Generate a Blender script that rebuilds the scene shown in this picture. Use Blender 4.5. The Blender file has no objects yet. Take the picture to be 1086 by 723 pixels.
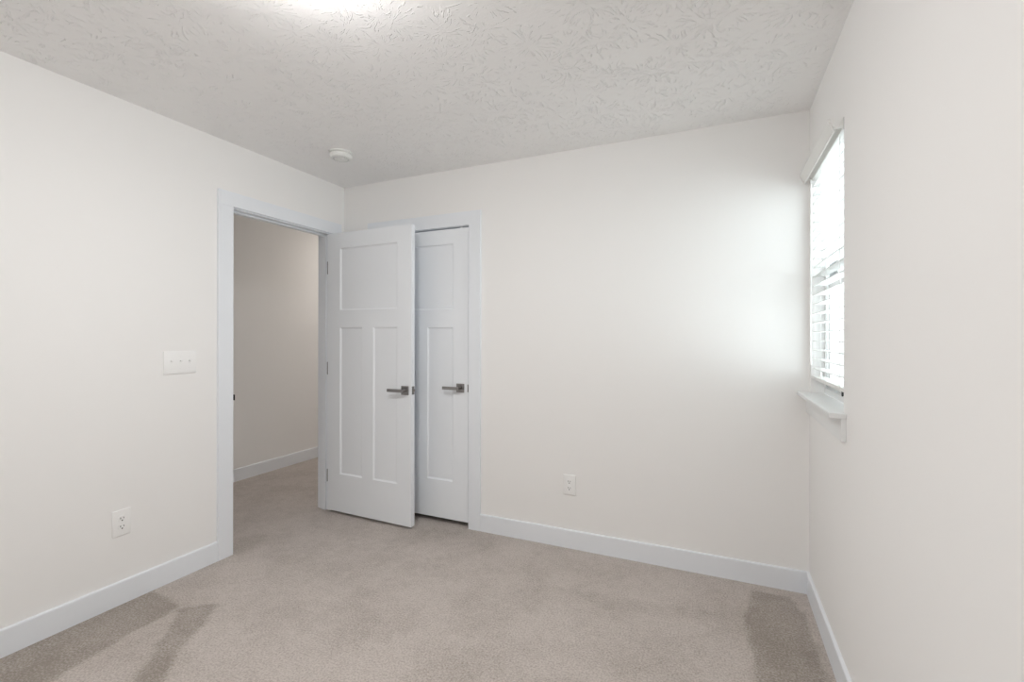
import bpy, bmesh, math, random
from mathutils import Vector, Matrix
random.seed(7)
S = bpy.context.scene
C = S.collection

# ------------------------------------------------------------------ camera, sky, light, exposure
# metres: x runs along the back wall from the left corner, -y runs towards the camera, z is up
W, H, LEN = 3.062, 2.44, 3.60            # room width, height, length
WT = 0.115                               # left wall thickness
cam = bpy.data.cameras.new('camera')
co = bpy.data.objects.new('camera', cam); C.objects.link(co)
cam.sensor_width = 36.0; cam.sensor_fit = 'HORIZONTAL'
FPX, CX, CY, YAW, ROLL = 492.25, 543.74, 357.37, 0.4173, -0.0015
cam.lens = FPX / 1086 * 36
cam.shift_x = (543 - CX) / 1086
cam.shift_y = (CY - 361.5) / 1086
cam.clip_start = 0.02
rt = Vector((math.cos(ROLL), 0, -math.sin(ROLL)))
up = Vector((math.sin(ROLL), 0, math.cos(ROLL)))
Rz = Matrix.Rotation(YAW, 3, 'Z')
rt, up = Rz @ rt, Rz @ up
bk = rt.cross(up)
co.matrix_world = Matrix(((rt.x, up.x, bk.x, 2.642), (rt.y, up.y, bk.y, -2.748), (rt.z, up.z, bk.z, 1.2915), (0, 0, 0, 1)))
S.camera = co

LAMP = 80.0          # ceiling lamp diffuser radiance
HALL_LAMP = 22.0
SKY = 3.3
S.view_settings.view_transform = 'Standard'
S.view_settings.look = 'None'
S.view_settings.gamma = 1.0
S.view_settings.use_curve_mapping = False
S.view_settings.exposure = 0.19
S.cycles.use_denoising = True
S.cycles.max_bounces = 16
S.cycles.diffuse_bounces = 10
S.cycles.transparent_max_bounces = 12
S.cycles.sample_clamp_indirect = 8.0

world = bpy.data.worlds.new('overcast_sky'); S.world = world
world.use_nodes = True
wn = world.node_tree.nodes; wl = world.node_tree.links
bgn = wn['Background']
bgn.inputs['Color'].default_value = (0.90, 0.95, 1.0, 1)
# overcast sky above, lower half brightened as added upward light for the ceiling
wtc = wn.new('ShaderNodeTexCoord'); wsx = wn.new('ShaderNodeSeparateXYZ'); wmr = wn.new('ShaderNodeMapRange')
wl.new(wtc.outputs['Generated'], wsx.inputs[0]); wl.new(wsx.outputs['Z'], wmr.inputs['Value'])
wmr.inputs['From Min'].default_value = -0.15; wmr.inputs['From Max'].default_value = 0.35
wmr.inputs['To Min'].default_value = SKY * 2.3; wmr.inputs['To Max'].default_value = SKY * 0.75
wl.new(wmr.outputs[0], bgn.inputs['Strength'])


# ------------------------------------------------------------------ materials
def mat(name, col, rough=0.6, metal=0.0, emit=0.0, spec=0.5):
    m = bpy.data.materials.new(name); m.use_nodes = True
    b = m.node_tree.nodes['Principled BSDF']
    b.inputs['Base Color'].default_value = (*col, 1)
    b.inputs['Roughness'].default_value = rough
    b.inputs['Metallic'].default_value = metal
    b.inputs['Specular IOR Level'].default_value = spec
    if emit:
        b.inputs['Emission Color'].default_value = (*col, 1)
        b.inputs['Emission Strength'].default_value = emit
    return m


def nd(m, t, **kw):
    n = m.node_tree.nodes.new(t)
    for k, v in kw.items():
        setattr(n, k, v)
    return n


def lk(m, a, b):
    m.node_tree.links.new(a, b)


def mth(m, op, a, b=None):
    n = nd(m, 'ShaderNodeMath', operation=op)
    for i, v in enumerate((a, b)):
        if v is None: continue
        if isinstance(v, (int, float)): n.inputs[i].default_value = v
        else: lk(m, v, n.inputs[i])
    return n.outputs[0]


def add_bump(m, height, strength, dist):
    b = nd(m, 'ShaderNodeBump')
    b.inputs['Strength'].default_value = strength
    b.inputs['Distance'].default_value = dist
    lk(m, height, b.inputs['Height'])
    lk(m, b.outputs['Normal'], m.node_tree.nodes['Principled BSDF'].inputs['Normal'])


def coords(m):
    return nd(m, 'ShaderNodeNewGeometry').outputs['Position']


def paint(name, col, rough=0.75):
    """rolled wall paint: faint orange-peel bump and the slightest tone drift"""
    m = mat(name, col, rough, spec=0.3)
    p = coords(m)
    n = nd(m, 'ShaderNodeTexNoise'); n.inputs['Scale'].default_value = 260; n.inputs['Detail'].default_value = 3
    lk(m, p, n.inputs['Vector'])
    add_bump(m, n.outputs['Fac'], 0.12, 0.0008)
    return m


M = {}
M['wall'] = paint('warm_white_wall_paint', (0.885, 0.880, 0.872))
M['trim'] = mat('cool_white_trim_enamel', (0.83, 0.86, 0.90), 0.38, spec=0.4)
M['door'] = mat('cool_white_door_enamel', (0.85, 0.88, 0.915), 0.42, spec=0.4)
M['plate'] = mat('white_plastic', (0.91, 0.91, 0.905), 0.35)
M['slot'] = mat('dark_slot', (0.05, 0.05, 0.05), 0.6)
M['nickel'] = mat('dark_satin_nickel', (0.30, 0.29, 0.285), 0.28, metal=1.0)
M['black'] = mat('black_metal', (0.02, 0.02, 0.02), 0.4, metal=0.3)
M['vinyl'] = mat('white_vinyl', (0.80, 0.81, 0.81), 0.4)
M['dull_grey'] = mat('matte_grey', (0.32, 0.33, 0.34), 0.7)  # even grey for bracket and vents, also painted in as sash groove shadow
M['blind'] = mat('white_faux_wood', (0.82, 0.82, 0.80), 0.45)
M['cord'] = mat('white_cord', (0.85, 0.85, 0.84), 0.8)
M['smoke'] = mat('smoke_detector_white', (0.80, 0.81, 0.79), 0.45)
M['lamp'] = mat('lit_lamp_glass', (1.0, 0.985, 0.97), 0.4, emit=LAMP)
M['hall_lamp'] = mat('lit_hall_lamp_glass', (1.0, 0.93, 0.86), 0.4, emit=HALL_LAMP)

m = bpy.data.materials.new('window_glass'); m.use_nodes = True; M['glass'] = m
nt = m.node_tree; nt.nodes.remove(nt.nodes['Principled BSDF'])
tr = nt.nodes.new('ShaderNodeBsdfTransparent'); gl = nt.nodes.new('ShaderNodeBsdfGlossy'); gl.inputs['Roughness'].default_value = 0.02
fr = nt.nodes.new('ShaderNodeFresnel'); fr.inputs['IOR'].default_value = 1.45; mx = nt.nodes.new('ShaderNodeMixShader')
tr.inputs['Color'].default_value = (0.94, 0.97, 0.96, 1)
ge = nt.nodes.new('ShaderNodeNewGeometry'); nb = nt.nodes.new('ShaderNodeMath'); nb.operation = 'SUBTRACT'; nb.inputs[0].default_value = 1.0
nt.links.new(ge.outputs['Backfacing'], nb.inputs[1]); fm = nt.nodes.new('ShaderNodeMath'); fm.operation = 'MULTIPLY'
nt.links.new(fr.outputs[0], fm.inputs[0]); nt.links.new(nb.outputs[0], fm.inputs[1]); nt.links.new(fm.outputs[0], mx.inputs[0]); nt.links.new(tr.outputs[0], mx.inputs[1]); nt.links.new(gl.outputs[0], mx.inputs[2])
nt.links.new(mx.outputs[0], nt.nodes['Material Output'].inputs['Surface'])

m = mat('white_vinyl_slat', (0.86, 0.86, 0.85), 0.45); M['slat'] = m
tl = nd(m, 'ShaderNodeBsdfTranslucent'); tl.inputs['Color'].default_value = (0.90, 0.90, 0.89, 1)
ms = nd(m, 'ShaderNodeMixShader'); ms.inputs[0].default_value = 0.16
lk(m, m.node_tree.nodes['Principled BSDF'].outputs[0], ms.inputs[1]); lk(m, tl.outputs[0], ms.inputs[2])
lk(m, ms.outputs[0], m.node_tree.nodes['Material Output'].inputs['Surface'])

# ceiling: stomped (crow's foot) drywall texture, ridges radiating from scattered centres
m = mat('stomped_texture_ceiling_paint', (0.91, 0.905, 0.90), 0.7, spec=0.35); M['ceiling'] = m
p = coords(m)


def stomp(scale, seed, thr):
    mp = nd(m, 'ShaderNodeMapping'); mp.inputs['Location'].default_value = (seed, seed * 1.7, 0)
    lk(m, p, mp.inputs['Vector'])
    fl = nd(m, 'ShaderNodeVectorMath', operation='MULTIPLY'); fl.inputs[1].default_value = (1, 1, 0)
    lk(m, mp.outputs[0], fl.inputs[0])
    wob = nd(m, 'ShaderNodeTexNoise'); wob.inputs['Scale'].default_value = 9
    lk(m, fl.outputs[0], wob.inputs['Vector'])
    wsub = nd(m, 'ShaderNodeVectorMath', operation='MULTIPLY_ADD')
    lk(m, wob.outputs['Color'], wsub.inputs[0]); wsub.inputs[1].default_value = (0.05, 0.05, 0); lk(m, fl.outputs[0], wsub.inputs[2])
    v = nd(m, 'ShaderNodeTexVoronoi', voronoi_dimensions='2D'); v.inputs['Scale'].default_value = scale
    lk(m, wsub.outputs[0], v.inputs['Vector'])
    d = nd(m, 'ShaderNodeVectorMath', operation='SUBTRACT')
    lk(m, wsub.outputs[0], d.inputs[0]); lk(m, v.outputs['Position'], d.inputs[1])
    nrm = nd(m, 'ShaderNodeVectorMath', operation='NORMALIZE'); lk(m, d.outputs[0], nrm.inputs[0])
    ln = nd(m, 'ShaderNodeVectorMath', operation='LENGTH'); lk(m, d.outputs[0], ln.inputs[0])
    sp = nd(m, 'ShaderNodeSeparateXYZ'); lk(m, nrm.outputs[0], sp.inputs[0])
    cb = nd(m, 'ShaderNodeCombineXYZ')
    lk(m, mth(m, 'MULTIPLY', sp.outputs[0], 3.2), cb.inputs[0])
    lk(m, mth(m, 'MULTIPLY', sp.outputs[1], 3.2), cb.inputs[1])
    lk(m, mth(m, 'MULTIPLY', ln.outputs['Value'], 9.0), cb.inputs[2])
    off = nd(m, 'ShaderNodeVectorMath', operation='MULTIPLY_ADD')
    lk(m, v.outputs['Color'], off.inputs[0]); off.inputs[1].default_value = (37, 37, 37); lk(m, cb.outputs[0], off.inputs[2])
    n = nd(m, 'ShaderNodeTexNoise'); n.inputs['Scale'].default_value = 2.4; n.inputs['Detail'].default_value = 1.5
    lk(m, off.outputs[0], n.inputs['Vector'])
    mr = nd(m, 'ShaderNodeMapRange'); mr.interpolation_type = 'SMOOTHSTEP'
    mr.inputs['From Min'].default_value = thr; mr.inputs['From Max'].default_value = thr + 0.12
    lk(m, n.outputs['Fac'], mr.inputs['Value'])
    # strokes fade out at the centre and at the rim of the brush print
    f1 = nd(m, 'ShaderNodeMapRange'); f1.interpolation_type = 'SMOOTHSTEP'
    f1.inputs['From Min'].default_value = 0.15; f1.inputs['From Max'].default_value = 0.09
    lk(m, ln.outputs['Value'], f1.inputs['Value'])
    f2 = nd(m, 'ShaderNodeMapRange'); f2.interpolation_type = 'SMOOTHSTEP'
    f2.inputs['From Min'].default_value = 0.012; f2.inputs['From Max'].default_value = 0.035
    lk(m, ln.outputs['Value'], f2.inputs['Value'])
    return mth(m, 'MULTIPLY', mth(m, 'MULTIPLY', mr.outputs[0], f1.outputs[0]), f2.outputs[0])


h = mth(m, 'ADD', mth(m, 'MAXIMUM', stomp(4.6, 0.3, 0.575), stomp(5.4, 3.1, 0.592)), 0)
fine = nd(m, 'ShaderNodeTexNoise'); fine.inputs['Scale'].default_value = 60; fine.inputs['Detail'].default_value = 4
lk(m, p, fine.inputs['Vector'])
h = mth(m, 'ADD', h, mth(m, 'MULTIPLY', fine.outputs['Fac'], 0.35))
add_bump(m, h, 0.71, 0.0048)

# carpet: cut pile, two-tone speckle, brushed nap areas held in a colour attribute
m = mat('greige_cut_pile_carpet', (0.4, 0.35, 0.32), 0.95, spec=0.1); M['carpet'] = m
m.node_tree.nodes['Principled BSDF'].inputs['Sheen Weight'].default_value = 0.15
p = coords(m)
at = nd(m, 'ShaderNodeAttribute', attribute_name='nap')
n1 = nd(m, 'ShaderNodeTexNoise'); n1.inputs['Scale'].default_value = 125; n1.inputs['Detail'].default_value = 3; n1.inputs['Roughness'].default_value = 0.6
n2 = nd(m, 'ShaderNodeTexNoise'); n2.inputs['Scale'].default_value = 3.2; n2.inputs['Detail'].default_value = 6; n2.inputs['Roughness'].default_value = 0.62
n3 = nd(m, 'ShaderNodeTexNoise'); n3.inputs['Scale'].default_value = 22; n3.inputs['Detail'].default_value = 4
for n in (n1, n2, n3): lk(m, p, n.inputs['Vector'])
sp1 = nd(m, 'ShaderNodeMapRange'); sp1.inputs['From Min'].default_value = 0.32; sp1.inputs['From Max'].default_value = 0.68
lk(m, n1.outputs['Fac'], sp1.inputs['Value'])
big = nd(m, 'ShaderNodeMapRange'); big.inputs['From Min'].default_value = 0.42; big.inputs['From Max'].default_value = 0.64
lk(m, n2.outputs['Fac'], big.inputs['Value'])
nap = mth(m, 'ADD', at.outputs['Fac'], mth(m, 'MULTIPLY', big.outputs[0], 0.38))
nap = mth(m, 'ADD', nap, mth(m, 'MULTIPLY', mth(m, 'SUBTRACT', n3.outputs['Fac'], 0.5), 0.8))
nap = mth(m, 'ADD', nap, mth(m, 'MULTIPLY', mth(m, 'SUBTRACT', 0.5, sp1.outputs[0]), 1.3))
cr = nd(m, 'ShaderNodeValToRGB')
cr.color_ramp.elements[0].position = 0.0; cr.color_ramp.elements[0].color = (0.585, 0.53, 0.497, 1)
cr.color_ramp.elements[1].position = 1.0; cr.color_ramp.elements[1].color = (0.285, 0.25, 0.216, 1)
e = cr.color_ramp.elements.new(-0.0); 
lk(m, mth(m, 'ADD', mth(m, 'MULTIPLY', nap, 0.62), 0.22), cr.inputs['Fac'])
lk(m, cr.outputs['Color'], m.node_tree.nodes['Principled BSDF'].inputs['Base Color'])
add_bump(m, mth(m, 'ADD', n1.outputs['Fac'], mth(m, 'MULTIPLY', n3.outputs['Fac'], 0.4)), 0.6, 0.006)


# ------------------------------------------------------------------ mesh helpers
def box(bm, lo, hi, bevel=0.0, seg=2):
    x0, y0, z0 = lo; x1, y1, z1 = hi
    vs = [bm.verts.new(c) for c in ((x0, y0, z0), (x1, y0, z0), (x1, y1, z0), (x0, y1, z0), (x0, y0, z1), (x1, y0, z1), (x1, y1, z1), (x0, y1, z1))]
    fs = [bm.faces.new([vs[i] for i in q]) for q in ((3, 2, 1, 0), (4, 5, 6, 7), (0, 1, 5, 4), (1, 2, 6, 5), (2, 3, 7, 6), (3, 0, 4, 7))]
    if bevel:
        es = list({e for f in fs for e in f.edges})
        bmesh.ops.bevel(bm, geom=es, offset=bevel, segments=seg, affect='EDGES', profile=0.5)


def lathe(bm, prof, center=(0, 0, 0), axis='Z', n=48):
    """revolve (radius, height) pairs about an axis"""
    cx, cy, cz = center
    rings = []
    for r, hh in prof:
        ring = []
        if r < 1e-6:
            ring = [None]
            pt = {'Z': (0, 0, hh), 'Y': (0, hh, 0), 'X': (hh, 0, 0)}[axis]
            ring = [bm.verts.new((cx + pt[0], cy + pt[1], cz + pt[2]))]
        else:
            for i in range(n):
                a = 2 * math.pi * i / n
                u, v = r * math.cos(a), r * math.sin(a)
                pt = {'Z': (u, v, hh), 'Y': (u, hh, v), 'X': (hh, u, v)}[axis]
                ring.append(bm.verts.new((cx + pt[0], cy + pt[1], cz + pt[2])))
        rings.append(ring)
    for A, B in zip(rings, rings[1:]):
        if len(A) == 1 and len(B) == 1: continue
        for i in range(n):
            j = (i + 1) % n
            if len(A) == 1: bm.faces.new((A[0], B[i], B[j]))
            elif len(B) == 1: bm.faces.new((A[i], B[0], A[j]))
            else: bm.faces.new((A[i], B[i], B[j], A[j]))


def tube(bm, pts, r, n=8):
    pts = [Vector(q) for q in pts]; rings = []
    for i, q in enumerate(pts):
        d = (pts[min(i + 1, len(pts) - 1)] - pts[max(i - 1, 0)]).normalized()
        a = d.cross(Vector((0.3, 0.9, 0.2))).normalized(); b = d.cross(a)
        rings.append([bm.verts.new(q + r * (math.cos(2 * math.pi * k / n) * a + math.sin(2 * math.pi * k / n) * b)) for k in range(n)])
    for A, B in zip(rings, rings[1:]):
        for k in range(n): bm.faces.new((A[k], A[(k + 1) % n], B[(k + 1) % n], B[k]))
    bm.faces.new(rings[0][::-1]); bm.faces.new(rings[-1])


def prism(bm, poly, f0, f1, fn):
    """extrude a 2D polygon between f0 and f1; fn(u, v, w) -> point"""
    A = [bm.verts.new(fn(u, v, f0)) for u, v in poly]
    B = [bm.verts.new(fn(u, v, f1)) for u, v in poly]
    n = len(poly)
    bm.faces.new(A[::-1]); bm.faces.new(B)
    for i in range(n): bm.faces.new((A[i], A[(i + 1) % n], B[(i + 1) % n], B[i]))


def obj(name, bm, m, parent=None, loc=(0, 0, 0), smooth=False):
    bmesh.ops.recalc_face_normals(bm, faces=bm.faces)
    me = bpy.data.meshes.new(name); bm.to_mesh(me); bm.free()
    if smooth:
        for f in me.polygons: f.use_smooth = True
        me.set_sharp_from_angle(angle=math.radians(35))
    me.materials.append(m)
    o = bpy.data.objects.new(name, me); C.objects.link(o); o.location = loc
    if parent: o.parent = parent
    return o


def boxes(name, lst, m, parent=None, bevel=0.0, loc=(0, 0, 0)):
    bm = bmesh.new()
    for lo, hi in lst: box(bm, lo, hi, bevel)
    return obj(name, bm, m, parent, loc)


def tag(o, label=None, cat=None, group=None, kind=None):
    for k, v in (('label', label), ('category', cat), ('group', group), ('kind', kind)):
        if v: o[k] = v
    return o


def empty(name, loc=(0, 0, 0), rz=0.0):
    o = bpy.data.objects.new(name, None); C.objects.link(o); o.location = loc; o.rotation_euler = (0, 0, rz)
    o.empty_display_size = 0.1
    return o


# ------------------------------------------------------------------ room shell
HX = -1.30                      # face of the far hallway wall
HY0, HY1 = -LEN, 2.40           # hallway run
# entry doorway in the left wall and closet doorway in the back wall
DY0, DY1, DZ = -0.900, -0.136, 2.053
KX0, KX1, KZ = 0.3305, 1.1025, 2.044
# window opening in the right wall
NY0, NY1, NZ0, NZ1 = -0.700, -0.050, 1.000, 2.104
J = 0.018                       # jamb board thickness

tag(boxes('wall_left', [((-WT, -LEN, 0), (0, DY0 - J, H)), ((-WT, DY1 + J, 0), (0, HY1, H)), ((-WT, DY0 - J, DZ + J), (0, DY1 + J, H))], M['wall']),
    'warm white painted wall left of the view holding the open doorway', 'wall', kind='structure')
tag(boxes('wall_back', [((0, 0, 0), (KX0 - J, WT, H)), ((KX1 + J, 0, 0), (W + 0.14, WT, H)), ((KX0 - J, 0, KZ + J), (KX1 + J, WT, H))], M['wall']),
    'warm white painted far wall holding the closet door', 'wall', kind='structure')
tag(boxes('wall_right', [((W, -LEN, 0), (W + 0.14, NY0, H)), ((W, NY1, 0), (W + 0.14, 0, H)), ((W, NY0, 0), (W + 0.14, NY1, NZ0)), ((W, NY0, NZ1), (W + 0.14, NY1, H))], M['wall']),
    'warm white painted wall on the right holding the window', 'wall', kind='structure')
tag(boxes('wall_front', [((HX - 0.1, -LEN - 0.12, 0), (W + 0.14, -LEN, H))], M['wall']),
    'warm white painted wall behind the viewpoint', 'wall', kind='structure')
tag(boxes('wall_hallway', [((HX - 0.1, -LEN, 0), (HX, HY1 + 0.1, H)), ((HX, HY1, 0), (0, HY1 + 0.1, H))], M['wall']),
    'shaded hallway wall seen through the open doorway', 'wall', kind='structure')
tag(boxes('wall_closet', [((0, 0.75, 0), (1.55, 0.85, H)), ((1.55, WT, 0), (1.65, 0.85, H))], M['wall']),
    'closet inside walls behind the closed closet door', 'wall', kind='structure')
tag(boxes('ceiling', [((HX - 0.1, -LEN - 0.12, H), (W + 0.14, HY1 + 0.1, H + 0.12))], M['ceiling']),
    'off-white ceiling with stomped plaster texture', 'ceiling', kind='structure')

# floor: fine grid carrying the brushed-nap attribute
A_ = [(-0.02, -2.10), (0.0, -1.891), (0.0, -1.668), (0.0, -1.329), (0.291, -1.359), (0.32, -1.645), (0.36, -1.896), (0.297, -2.10)]
B_ = [(0.30, -1.372), (0.433, -1.27), (0.524, -1.392), (0.616, -1.558), (0.80, -1.76), (0.685, -1.80), (0.501, -1.565)]
C_ = [(2.756, -0.333), (2.803, -0.074), (2.97, -0.075), (3.017, -0.241), (3.026, -0.80), (2.772, -0.90), (2.768, -0.598)]
D_ = [(1.879, -0.467), (2.384, -0.399), (2.676, -0.353), (2.636, -0.449), (2.142, -0.55)]
E_ = [(-0.10, -0.92), (0.06, -0.90), (0.05, -0.72), (-0.06, -0.62), (-0.16, -0.70)]
F_ = [(0.55, -0.10), (1.15, 0.0), (1.45, -0.05), (1.35, -0.30), (0.95, -0.38), (0.70, -0.30)]
PATCH = [(A_, 0.82, 0.010), (B_, 0.72, 0.010), (C_, 0.78, 0.010), (D_, 0.22, 0.02), (E_, 0.5, 0.05), (F_, 0.25, 0.12)]


def sdist(px, py, poly):
    ins = False; best = 1e9; n = len(poly)
    for i in range(n):
        x1, y1 = poly[i]; x2, y2 = poly[(i + 1) % n]
        if (y1 > py) != (y2 > py) and px < (x2 - x1) * (py - y1) / (y2 - y1) + x1: ins = not ins
        dx, dy = x2 - x1, y2 - y1
        t = max(0, min(1, ((px - x1) * dx + (py - y1) * dy) / (dx * dx + dy * dy)))
        best = min(best, math.hypot(px - x1 - t * dx, py - y1 - t * dy))
    return best if ins else -best


bm = bmesh.new()
fx0, fx1, fy0, fy1 = HX - 0.1, W + 0.14, -LEN - 0.12, HY1 + 0.1
st = 0.02
nx, ny = int((fx1 - fx0) / st) + 1, int((fy1 - fy0) / st) + 1
lay = bm.verts.layers.float.new('nap')
grid = []
for j in range(ny + 1):
    row = []
    for i in range(nx + 1):
        x = fx0 + (fx1 - fx0) * i / nx; y = fy0 + (fy1 - fy0) * j / ny
        v = bm.verts.new((x, y, 0)); s = 0.0
        if -0.3 < x < 3.1 and -2.2 < y < 0.1:
            jx = x + 0.004 * math.sin(31 * y) + 0.003 * math.sin(67 * x); jy = y + 0.004 * math.sin(27 * x) + 0.003 * math.sin(59 * y)
            for poly, amt, soft in PATCH:
                d = sdist(jx, jy, poly); t = max(0.0, min(1.0, 0.5 + d / (2 * soft)))
                s = max(s, amt * t * t * (3 - 2 * t))
        v[lay] = s; row.append(v)
    grid.append(row)
for j in range(ny):
    for i in range(nx): bm.faces.new((grid[j][i], grid[j][i + 1], grid[j + 1][i + 1], grid[j + 1][i]))
box(bm, (fx0, fy0, -0.1), (fx1, fy1, -0.004))
tag(obj('floor', bm, M['carpet']), 'greige cut-pile carpet with brushed vacuum marks', 'carpet', kind='structure')


# baseboards: 11 cm flat stock with an eased top edge, profile extruded along the wall
BBH, BBT = 0.112, 0.013
PROF = [(0, -0.005), (BBT, -0.005), (BBT, BBH - 0.006), (BBT - 0.0015, BBH - 0.002), (BBT - 0.005, BBH), (0, BBH)]


def baseboard(name, runs, label):
    bm = bmesh.new()
    for ax, s0, s1, base, sgn in runs:
        if ax == 'y': prism(bm, PROF, s0, s1, lambda u, v, w: (base + sgn * u, w, v))
        else: prism(bm, PROF, s0, s1, lambda u, v, w: (w, base + sgn * u, v))
    return tag(obj(name, bm, M['trim']), label, 'baseboard', kind='structure')


baseboard('baseboard_left', [('y', -LEN, -0.9945, 0, 1)], 'white baseboard along the left wall up to the doorway')
baseboard('baseboard_back', [('x', 1.1945, W - BBT, 0, -1)], 'white baseboard along the far wall')
baseboard('baseboard_right', [('y', -LEN + BBT, 0, W, -1)], 'white baseboard along the right wall under the window')
baseboard('baseboard_front', [('x', BBT, W, -LEN, 1)], 'white baseboard along the wall behind the viewpoint')
baseboard('baseboard_hallway', [('y', -LEN, HY1, HX, 1), ('y', -LEN, -0.998, -WT, -1), ('y', -0.038, HY1, -WT, -1)], 'white baseboard along the hallway wall')

# ------------------------------------------------------------------ doorway trim
CW, CT = 0.090, 0.016          # casing width, thickness
RV = 0.005                     # reveal
bev = 0.0015
# entry doorway: jambs and stops, casings on both faces
t1 = empty('trim_1', (0, (DY0 + DY1) / 2, 0)); tag(t1, 'white flat casing around the open entry doorway', 'door frame', kind='structure')
oy = -(DY0 + DY1) / 2
def t1box(name, lst, b=bev): return boxes(name, [((a[0], a[1] + oy, a[2]), (c[0], c[1] + oy, c[2])) for a, c in lst], M['trim'], t1, b)
t1box('jamb', [((-WT, DY0 - J, 0), (0, DY0, DZ)), ((-WT, DY1, 0), (0, DY1 + J, DZ)), ((-WT, DY0 - J, DZ), (0, DY1 + J, DZ + J))], 0.001)
t1box('door_stop', [((-0.078, DY0, 0), (-0.040, DY0 + 0.011, DZ)), ((-0.078, DY1 - 0.011, 0), (-0.040, DY1, DZ)), ((-0.078, DY0 + 0.011, DZ - 0.011), (-0.040, DY1 - 0.011, DZ))], 0.002)
a0, a1, az = DY0 - RV, DY1 + RV, DZ + RV + 0.002
t1box('casing', [((0, a0 - CW, 0), (CT, a0, az)), ((0, a1, 0), (CT, a1 + CW, az)), ((0, a0 - CW, az), (CT, a1 + CW, az + 0.085))])
t1box('hallway_casing', [((-WT - CT, a0 - CW, 0), (-WT, a0, az)), ((-WT - CT, a1, 0), (-WT, a1 + CW, az)), ((-WT - CT, a0 - CW, az), (-WT, a1 + CW, az + 0.085))])
bm = bmesh.new()
box(bm, (-0.036, DY0 + oy - 0.001, 0.900), (-0.004, DY0 + oy + 0.0015, 0.962), 0.0008)
box(bm, (-0.006, DY0 + oy - 0.001, 0.914), (0.0185, DY0 + oy + 0.0035, 0.948), 0.001)
tag(obj('strike_plate', bm, M['black'], t1), 'black metal strike plate')

# closet doorway
t2 = empty('trim_2', ((KX0 + KX1) / 2, 0, 0)); tag(t2, 'white flat casing around the closet doorway', 'door frame', kind='structure')
ox = -(KX0 + KX1) / 2
def t2box(name, lst, b=bev): return boxes(name, [((a[0] + ox, a[1], a[2]), (c[0] + ox, c[1], c[2])) for a, c in lst], M['trim'], t2, b)
t2box('jamb', [((KX0 - J, 0, 0), (KX0, WT, KZ)), ((KX1, 0, 0), (KX1 + J, WT, KZ)), ((KX0 - J, 0, KZ), (KX1 + J, WT, KZ + J))], 0.001)
t2box('door_stop', [((KX0, 0.042, 0), (KX0 + 0.011, 0.078, KZ)), ((KX1 - 0.011, 0.042, 0), (KX1, 0.078, KZ)), ((KX0 + 0.011, 0.042, KZ - 0.011), (KX1 - 0.011, 0.078, KZ))], 0.002)
k0, k1, kz = KX0 - 0.003, KX1 + 0.003, KZ + 0.003
t2box('casing', [((k0 - 0.087, -CT, 0), (k0, 0, kz)), ((k1, -CT, 0), (k1 + 0.089, 0, kz)), ((k0 - 0.087, -CT, kz), (k1 + 0.089, 0, kz + 0.092))])


# ------------------------------------------------------------------ three-panel doors
def leaf_mesh(bm, w, h0, h1, t, panels, rec=0.008, slope=0.011):
    """leaf in local space: x from 0 to w, faces at y=0 (front, towards -y) and y=t; moulded recessed panels on both faces"""
    xs = sorted({0, w} | {p[0] for p in panels} | {p[1] for p in panels})
    zs = sorted({h0, h1} | {p[2] for p in panels} | {p[3] for p in panels})
    for face, sg in ((0.0, 1), (t, -1)):
        cache = {}
        def V(x, z, d=0.0):
            k = (round(x, 5), round(z, 5), round(d, 5))
            if k not in cache: cache[k] = bm.verts.new((x, face + sg * d, z))
            return cache[k]
        for x0, x1 in zip(xs, xs[1:]):
            for z0, z1 in zip(zs, zs[1:]):
                xm, zm = (x0 + x1) / 2, (z0 + z1) / 2
                if any(q[0] < xm < q[1] and q[2] < zm < q[3] for q in panels): continue
                bm.faces.new((V(x0, z0), V(x1, z0), V(x1, z1), V(x0, z1)))
        for q in panels:
            lx = [x for x in xs if q[0] <= x <= q[1]]; lz = [z for z in zs if q[2] <= z <= q[3]]
            a = (q[0], q[1], q[2], q[3])
            steps = [(0, 0), (0.002, 0.002), (slope * 0.55, rec * 0.7), (slope, rec)]
            def rect(s):
                return [(a[0] + s, a[2] + s), (a[1] - s, a[2] + s), (a[1] - s, a[3] - s), (a[0] + s, a[3] - s)]
            # outer loop must use every grid vertex on the rim
            rim = [(x, a[2]) for x in lx] + [(a[1], z) for z in lz[1:]] + [(x, a[3]) for x in lx[::-1][1:]] + [(a[0], z) for z in lz[::-1][1:-1]]
            corners = [(a[0], a[2]), (a[1], a[2]), (a[1], a[3]), (a[0], a[3])]
            r1 = rect(steps[1][0])
            n = len(rim); idx = [rim.index(c) for c in corners]
            for k in range(4):
                i, jn = idx[k], idx[(k + 1) % 4]
                seg = [rim[(i + m_) % n] for m_ in range(((jn - i) % n) + 1)]
                vs = [V(*c) for c in seg] + [V(*r1[(k + 1) % 4], steps[1][1]), V(*r1[k], steps[1][1])]
                bm.faces.new(vs)
            for (s0, d0), (s1, d1) in zip(steps[1:], steps[2:]):
                R0, R1 = rect(s0), rect(s1)
                for k in range(4):
                    bm.faces.new((V(*R0[k], d0), V(*R0[(k + 1) % 4], d0), V(*R1[(k + 1) % 4], d1), V(*R1[k], d1)))
            bm.faces.new([V(*c, rec) for c in rect(slope)])
    # rim of the leaf
    for (p, q) in (((0, h0), (w, h0)), ((w, h0), (w, h1)), ((w, h1), (0, h1)), ((0, h1), (0, h0))):
        bm.faces.new([bm.verts.new(c) for c in ((p[0], 0, p[1]), (q[0], 0, q[1]), (q[0], t, q[1]), (p[0], t, p[1]))])


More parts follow.
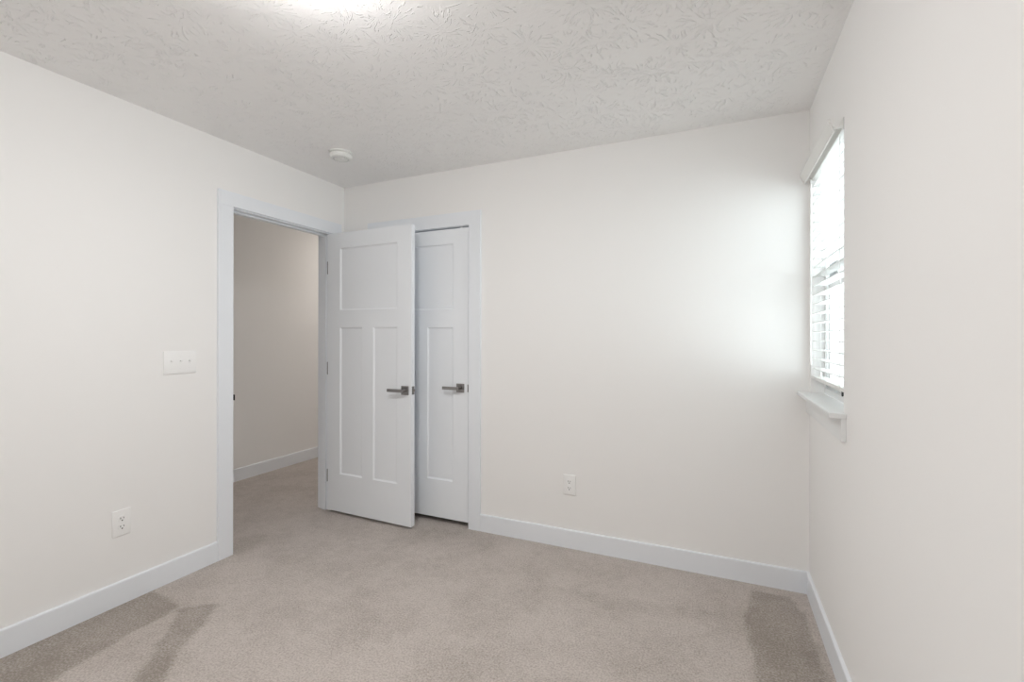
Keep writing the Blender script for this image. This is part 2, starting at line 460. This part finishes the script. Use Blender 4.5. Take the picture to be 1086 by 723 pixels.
def lever(parent, x, z, ysurf, out, direction, length=0.118):
    """lever handle: square rose on the face at ysurf, out = -1 or +1 along y, lever along x"""
    bm = bmesh.new()
    y1 = ysurf + out * 0.008
    box(bm, (x - 0.030, min(ysurf, y1), z - 0.030), (x + 0.030, max(ysurf, y1), z + 0.030), 0.0018)
    rose = tag(obj('lever_handle', bm, M['nickel'], parent), 'dark satin metal lever handle on a square rose')
    bm = bmesh.new()
    lathe(bm, [(0, y1 * 0), (0.0115, 0), (0.0115, out * 0.040), (0, out * 0.040)], (x, y1 - out * 0.002, z), 'Y', 24)
    yo = y1 + out * 0.036
    e_ = x + direction * length
    box(bm, (min(e_, x + -direction * 0.012), yo - 0.006, z - 0.0105), (max(e_, x - direction * 0.012), yo + 0.007, z + 0.0105), 0.0025)
    obj('lever', bm, M['nickel'], rose, smooth=False)
    return rose


PANELS = lambda z0: [(0.120, 0.642, 1.484, 1.936), (0.120, 0.331, z0, 1.360), (0.431, 0.642, z0, 1.360)]
DW = 0.762
# entry door: open a little short of square to the left wall, hinged on the far jamb
leaf_a = math.radians(-1.6)
d1 = empty('door_1', (0.006, -0.168, 0.0), leaf_a)
tag(d1, 'open white three-panel entry door standing out from the left wall', 'door', kind='structure')
bm = bmesh.new(); leaf_mesh(bm, DW, 0.020, 2.047, 0.035, PANELS(0.293)); obj('door_leaf', bm, M['door'], d1)
lever(d1, 0.712, 0.932, 0.0, -1, -1)
lever(d1, 0.712, 0.932, 0.035, 1, -1)
bm = bmesh.new(); box(bm, (DW - 0.001, 0.006, 0.905), (DW + 0.0015, 0.031, 0.960), 0.0006)
lp = tag(obj('latch_plate', bm, M['nickel'], d1), 'dark metal latch plate on the door edge')
bm = bmesh.new(); prism(bm, [(0.011, 0), (0.026, 0), (0.026, 0.011), (0.022, 0.011)], 0.924, 0.942, lambda u, v, w: (DW + v, u, w)); obj('latch_bolt', bm, M['nickel'], lp)
for z in (1.800, 1.060, 0.270):
    bm = bmesh.new()
    lathe(bm, [(0, -0.046), (0.0040, -0.046), (0.0052, -0.043), (0.0052, 0.043), (0.0040, 0.046), (0, 0.046)], (-0.0060, 0.004, z), 'Z', 16)
    box(bm, (-0.0025, 0.004, z - 0.044), (-0.0003, 0.034, z + 0.044), 0.0004)
    tag(obj('hinge', bm, M['nickel'], d1, smooth=True), 'dark metal butt hinge')

# closet door: closed, hinged on its left
d2 = empty('door_2', (KX0 + 0.0025, 0.001, 0.0))
tag(d2, 'closed white three-panel closet door half hidden behind the open door', 'door', kind='structure')
bm = bmesh.new(); leaf_mesh(bm, DW, 0.036, 2.035, 0.035, [(0.120, 0.642, 1.482, 1.934), (0.120, 0.331, 0.297, 1.360), (0.431, 0.642, 0.297, 1.360)]); obj('door_leaf', bm, M['door'], d2)
lever(d2, 0.702, 0.944, 0.0, -1, -1)
for z in (1.800, 1.060, 0.270):
    bm = bmesh.new()
    lathe(bm, [(0, -0.046), (0.0062, -0.044), (0.0062, 0.044), (0, 0.046)], (-0.003, -0.007, z), 'Z', 16)
    tag(obj('hinge', bm, M['nickel'], d2, smooth=True), 'dark metal butt hinge')
bm = bmesh.new(); box(bm, (DW - 0.006, -0.0025, 0.918), (DW + 0.0015, 0.004, 0.970), 0.0006)
tag(obj('latch_plate', bm, M['nickel'], d2), 'dark metal latch plate')
bm = bmesh.new(); lathe(bm, [(0, 0), (0.0055, 0), (0.0055, 0.004), (0.003, 0.008), (0, 0.008)], (0.702, 0.006, 2.034), 'Z', 16)
tag(obj('ball_catch', bm, M['plate'], d2), 'small white catch on the top edge')

# ------------------------------------------------------------------ window
FX = W + 0.055                 # room side of the vinyl frame
w1 = empty('window_1', (W, (NY0 + NY1) / 2, NZ0)); tag(w1, 'white vinyl double-hung window in the right wall beside the corner', 'window', kind='structure')
wy, wz = (NY0 + NY1) / 2, NZ0
def wb(name, lst, mm, b=0.002, parent=None):
    return boxes(name, [((a[0] - W, a[1] - wy, a[2] - wz), (c[0] - W, c[1] - wy, c[2] - wz)) for a, c in lst], mm, parent or w1, b)
def frame4(x0, x1, y0, y1, z0, z1, t, tb=None, tt=None):
    tb = tb or t; tt = tt or t
    return [((x0, y0, z0), (x1, y0 + t, z1)), ((x0, y1 - t, z0), (x1, y1, z1)), ((x0, y0 + t, z0), (x1, y1 - t, z0 + tb)), ((x0, y0 + t, z1 - tt), (x1, y1 - t, z1))]
FZ0 = NZ0 + 0.018
wb('window_frame', frame4(FX, W + 0.135, NY0, NY1, FZ0, NZ1, 0.026, 0.03), M['vinyl'])
zm = 1.54
sl = wb('lower_sash', frame4(FX + 0.010, FX + 0.036, NY0 + 0.030, NY1 - 0.030, FZ0 + 0.032, zm + 0.018, 0.034, 0.045), M['vinyl'])
su = wb('upper_sash', frame4(FX + 0.042, FX + 0.068, NY0 + 0.030, NY1 - 0.030, zm - 0.018, NZ1 - 0.028, 0.034), M['vinyl'])
wb('groove_shade', [((FX + 0.016, NY1 - 0.0302, FZ0 + 0.03), (FX + 0.040, NY1 - 0.0262, NZ1 - 0.03)), ((FX + 0.016, NY0 + 0.0262, FZ0 + 0.03), (FX + 0.040, NY0 + 0.0302, NZ1 - 0.03))], M['dull_grey'], 0)  # grey strips painted in as the shadow of the grooves between frame and sash
wb('glass_pane', [((FX + 0.020, NY0 + 0.062, FZ0 + 0.075), (FX + 0.024, NY1 - 0.062, zm - 0.014))], M['glass'], 0, None)
wb('glass_pane', [((FX + 0.052, NY0 + 0.062, zm + 0.014), (FX + 0.056, NY1 - 0.062, NZ1 - 0.060))], M['glass'], 0, None)
bm = bmesh.new(); box(bm, (FX - W - 0.003, -0.422 - wy, 1.045 - wz), (FX - W + 0.011, -0.405 - wy, 1.068 - wz), 0.002)
tag(obj('sash_latch', bm, M['black'], w1), 'small black latch on the bottom rail')
bm = bmesh.new(); box(bm, (FX - W + 0.010, -0.41 - wy, zm + 0.018 - wz), (FX - W + 0.034, -0.34 - wy, zm + 0.03 - wz), 0.003)
obj('sash_lock', bm, M['vinyl'], w1)
# stool: lies in the opening and projects into the room with a horn past the near side
PR = 0.053
bm = bmesh.new()
poly = [(-PR, -0.745), (0.0, -0.745), (0.0, NY0 + 0.001), (0.055, NY0 + 0.001), (0.055, NY1 - 0.001), (0.0, NY1 - 0.001), (0.0, -0.001), (-PR, -0.001)]
prism(bm, poly, NZ0, NZ0 + 0.018, lambda u, v, w: (u, v - wy, w - wz))
bmesh.ops.bevel(bm, geom=[e for e in bm.edges], offset=0.0022, segments=2, affect='EDGES')
obj('window_sill', bm, M['vinyl'], w1)
wb('apron', [((W - 0.016, -0.740, 0.915), (W, -0.002, NZ0))], M['vinyl'], 0.002)

# ------------------------------------------------------------------ window blind
bl = empty('window_blind', (W, wy, NZ0 + 0.07))
tag(bl, 'white horizontal slat blind with a valance hanging in the window by the corner', 'window blind')
bz = NZ0 + 0.07
B0, B1 = NY0 + 0.008, NY1 - 0.008
def bb(name, lst, mm, b=0.0, parent=None):
    return boxes(name, [((a[0] - W, a[1] - wy, a[2] - bz), (c[0] - W, c[1] - wy, c[2] - bz)) for a, c in lst], mm, parent or bl, b)
bb('headrail', [((W - 0.002, B0, 2.064), (W + 0.050, B1, 2.102))], M['blind'], 0.002)
bm = bmesh.new()                         # slanted moulded valance with returns
vp = [(-0.041, 2.113), (-0.046, 2.110), (-0.045, 2.104), (-0.029, 2.068), (-0.029, 2.063), (-0.0245, 2.061), (-0.022, 2.064), (-0.038, 2.104), (-0.037, 2.111)]
prism(bm, vp, -0.672, -0.018, lambda u, v, w: (u, w - wy, v - bz))
obj('valance', bm, M['blind'], bl)
for yy in (-0.685, -0.060):
    bm = bmesh.new()
    box(bm, (-0.030, yy - wy, 2.070 - bz), (0.004, yy + 0.010 - wy, 2.076 - bz), 0.0008)
    box(bm, (-0.030, yy - wy, 2.070 - bz), (-0.028, yy + 0.010 - wy, 2.084 - bz), 0.0005)
    tag(obj('valance_clip', bm, M['plate'], bl), 'pale plastic clip')
bm = bmesh.new(); box(bm, (0.0, B0 - 0.004 - wy, 2.058 - bz), (0.045, B0 - wy, 2.103 - bz), 0.001); box(bm, (0.004, B0 - 0.006 - wy, 2.050 - bz), (0.028, B0 + 0.006 - wy, 2.0575 - bz), 0.001)
tag(obj('mounting_bracket', bm, M['dull_grey'], bl), 'grey metal mounting bracket')
# slats: gently crowned, level
zs = [2.030 - 0.0445 * i for i in range(21)]
bm = bmesh.new()
for z in zs:
    n = 6; top = []; bot = []
    for k in range(n + 1):
        u = 0.002 + 0.050 * k / n; cr_ = 0.0022 * (1 - (2 * k / n - 1) ** 2)
        top.append((u, z + cr_ + 0.0028)); bot.append((u, z + cr_))
    prism(bm, top + bot[::-1], B0 + 0.003, B1 - 0.003, lambda u, v, w: (u, w - wy, v - bz))
obj('slats', bm, M['slat'], bl)
bb('bottom_rail', [((W + 0.002, B0 + 0.003, 1.088), (W + 0.052, B1 - 0.003, 1.104))], M['blind'], 0.003)
for yy in (-0.135, -0.385, -0.630):
    bm = bmesh.new()
    for u in (0.0008, 0.0532):
        tube(bm, [(u, yy - wy, 2.06 - bz), (u, yy - wy, 1.09 - bz)], 0.0011, 6)
    for z in zs:
        tube(bm, [(0.0008, yy - wy, z - 0.001 - bz), (0.0532, yy - wy, z - 0.001 - bz)], 0.0007, 5)
    lathe(bm, [(0, 0), (0.006, 0.0), (0.006, 0.006), (0, 0.006)], (0.027, yy - wy, 1.0825 - bz), 'Z', 12)
    obj('ladder_cord', bm, M['cord'], bl)
bm = bmesh.new(); tube(bm, [(-0.010, -0.100 - wy, 2.055 - bz), (-0.011, -0.100 - wy, 1.60 - bz), (-0.010, -0.100 - wy, 1.16 - bz)], 0.0036, 8)
obj('tilt_wand', bm, M['plate'], bl, smooth=True)
bm = bmesh.new()
tube(bm, [(-0.004, -0.300 - wy, 2.05 - bz), (-0.005, -0.303 - wy, 1.6 - bz), (-0.003, -0.300 - wy, 1.14 - bz)], 0.0011, 6)
lathe(bm, [(0, 0.030), (0.003, 0.028), (0.007, 0.0), (0, 0.0)], (-0.003, -0.300 - wy, 1.112 - bz), 'Z', 12)
obj('lift_cord', bm, M['cord'], bl)

# ------------------------------------------------------------------ electrical
def plate(bm, w, h, t=0.006):
    box(bm, (-w / 2, -t, -h / 2), (w / 2, 0, h / 2), 0.0028, 3)


def outlet(loc, rz, label):
    r = empty('wall_outlet', loc, rz); tag(r, label, 'outlet', 'white duplex wall outlets')
    bm = bmesh.new(); plate(bm, 0.078, 0.124); obj('cover_plate', bm, M['plate'], r, smooth=True)
    for s in (1, -1):
        bm = bmesh.new()
        # D-shaped receptacle face
        pts = [(0.0165 * math.cos(a), 0.0175 * math.sin(a)) for a in [2 * math.pi * k / 28 for k in range(28)]]
        pts = [(u, max(-0.0135, min(0.0135, v))) for u, v in pts]
        prism(bm, pts, -0.0085, -0.003, lambda u, v, w: (u, w, v + s * 0.0195))
        rc = obj('receptacle', bm, M['plate'], r)
        bm = bmesh.new()
        zc = s * 0.0195
        box(bm, (-0.0078, -0.0089, zc - 0.001), (-0.0052, -0.0080, zc + 0.0075))
        box(bm, (0.0052, -0.0089, zc + 0.000), (0.0078, -0.0080, zc + 0.0070))
        lathe(bm, [(0, -0.0009), (0.0032, -0.0009), (0.0032, 0.0), (0, 0.0)], (0, -0.0080, zc - 0.0075), 'Y', 16)
        obj('socket_slots', bm, M['slot'], rc)
    bm = bmesh.new(); lathe(bm, [(0, -0.0018), (0.002, -0.0016), (0.0032, -0.0008), (0.0032, 0), (0, 0)], (0, -0.0058, 0), 'Y', 16)
    obj('screw', bm, M['plate'], r, smooth=True)
    return r


outlet((0.0, -1.4615, 0.392), math.radians(90), 'white duplex outlet low on the left wall, nearer than the open doorway')
outlet((1.808, 0.0, 0.386), 0.0, 'white duplex outlet low on the far wall, right of the closet door')

sw = empty('light_switch', (0.0, -1.195, 1.154), math.radians(90)); tag(sw, 'white three-gang toggle light switch on the left wall beside the doorway', 'light switch')
bm = bmesh.new(); plate(bm, 0.166, 0.122); obj('cover_plate', bm, M['plate'], sw, smooth=True)
for k in (-1, 0, 1):
    x = k * 0.046
    bm = bmesh.new()
    box(bm, (x - 0.0052, -0.0065, -0.012), (x + 0.0052, -0.004, 0.012))
    prism(bm, [(-0.004, 0.002), (-0.0165, 0.0085), (-0.0165, 0.0115), (-0.004, 0.0105), (-0.004, -0.006)], x - 0.0042, x + 0.0042, lambda u, v, w: (w, u, v))
    obj('toggle', bm, M['plate'], sw)
    for zz in (-0.030, 0.030):
        bm = bmesh.new(); lathe(bm, [(0, -0.0016), (0.002, -0.0014), (0.0032, -0.0006), (0.0032, 0), (0, 0)], (x, -0.0058, zz), 'Y', 16)
        box(bm, (x - 0.0024, -0.0077, zz - 0.0004), (x + 0.0024, -0.0073, zz + 0.0004))
        obj('screw', bm, M['plate'], sw, smooth=True)

# ------------------------------------------------------------------ smoke detector
sd = empty('smoke_detector', (0.487, -0.535, H)); tag(sd, 'round white smoke detector on the ceiling near the far left corner', 'smoke detector')
bm = bmesh.new(); lathe(bm, [(0, 0), (0.071, 0), (0.071, -0.008), (0.069, -0.010), (0, -0.010)], n=64); obj('mounting_plate', bm, M['smoke'], sd, smooth=True)
bm = bmesh.new(); lathe(bm, [(0.060, -0.009), (0.066, -0.012), (0.067, -0.020), (0.065, -0.030), (0.060, -0.0375), (0.048, -0.041), (0.030, -0.0418), (0.029, -0.0405), (0.0275, -0.0405), (0.0265, -0.042), (0, -0.0425)], n=64)
obj('housing', bm, M['smoke'], sd, smooth=True)
bm = bmesh.new()
for k in range(20):
    a = 2 * math.pi * k / 20
    v0 = len(bm.verts); box(bm, (-0.0045, -0.0008, -0.0012), (0.0045, 0.0008, 0.0012)); bm.verts.ensure_lookup_table()
    mt = Matrix.Translation((0.0435 * math.cos(a), 0.0435 * math.sin(a), -0.0412)) @ Matrix.Rotation(a, 4, 'Z')
    bmesh.ops.transform(bm, matrix=mt, verts=bm.verts[v0:])
tag(obj('vent_slots', bm, M['dull_grey'], sd), 'grey vent slots')
bm = bmesh.new(); lathe(bm, [(0, 0), (0.009, 0), (0.009, -0.0015), (0, -0.002)], (0.020, -0.004, -0.0418), n=24); obj('test_button', bm, M['plate'], sd, smooth=True)


# ------------------------------------------------------------------ ceiling lamps
def dome_lamp(loc, name, label, glass, r=0.155):
    o = empty(name, loc); tag(o, label, 'ceiling light')
    bm = bmesh.new(); lathe(bm, [(0, 0), (r * 0.99, 0), (r * 1.01, -0.003), (r * 1.01, -0.046), (r * 0.99, -0.049), (r * 0.97, -0.046), (0, -0.046)], n=64); obj('base', bm, M['nickel'], o, smooth=True)
    prof = [(r * 0.975, -0.044)] + [(r * 0.975 * math.cos(a), -0.048 - 0.058 * math.sin(a)) for a in [math.radians(d) for d in range(0, 90, 6)]] + [(0, -0.106)]
    bm = bmesh.new(); lathe(bm, prof, n=64); obj('glass_dome', bm, glass, o, smooth=True)


dome_lamp((1.555, -1.80, H), 'ceiling_light', 'lit white dome lamp on the ceiling at the top edge of the view', M['lamp'])
dome_lamp((-0.70, 1.45, H), 'ceiling_light', 'dim dome lamp on the hallway ceiling beyond the doorway', M['hall_lamp'])

# daylight portal in the window opening (guides sky sampling only)
pl = bpy.data.lights.new('window_portal', 'AREA'); pl.shape = 'RECTANGLE'; pl.size = 0.64; pl.size_y = 1.08
pl.cycles.is_portal = True
po = bpy.data.objects.new('window_portal', pl); C.objects.link(po)
po.location = (W + 0.139, wy, (NZ0 + NZ1) / 2); po.rotation_euler = (0, math.radians(90), 0)
# area light emits along its local -Z; -Z turned to -X; size runs along local X (world z), so swap
pl.size, pl.size_y = 1.08, 0.64
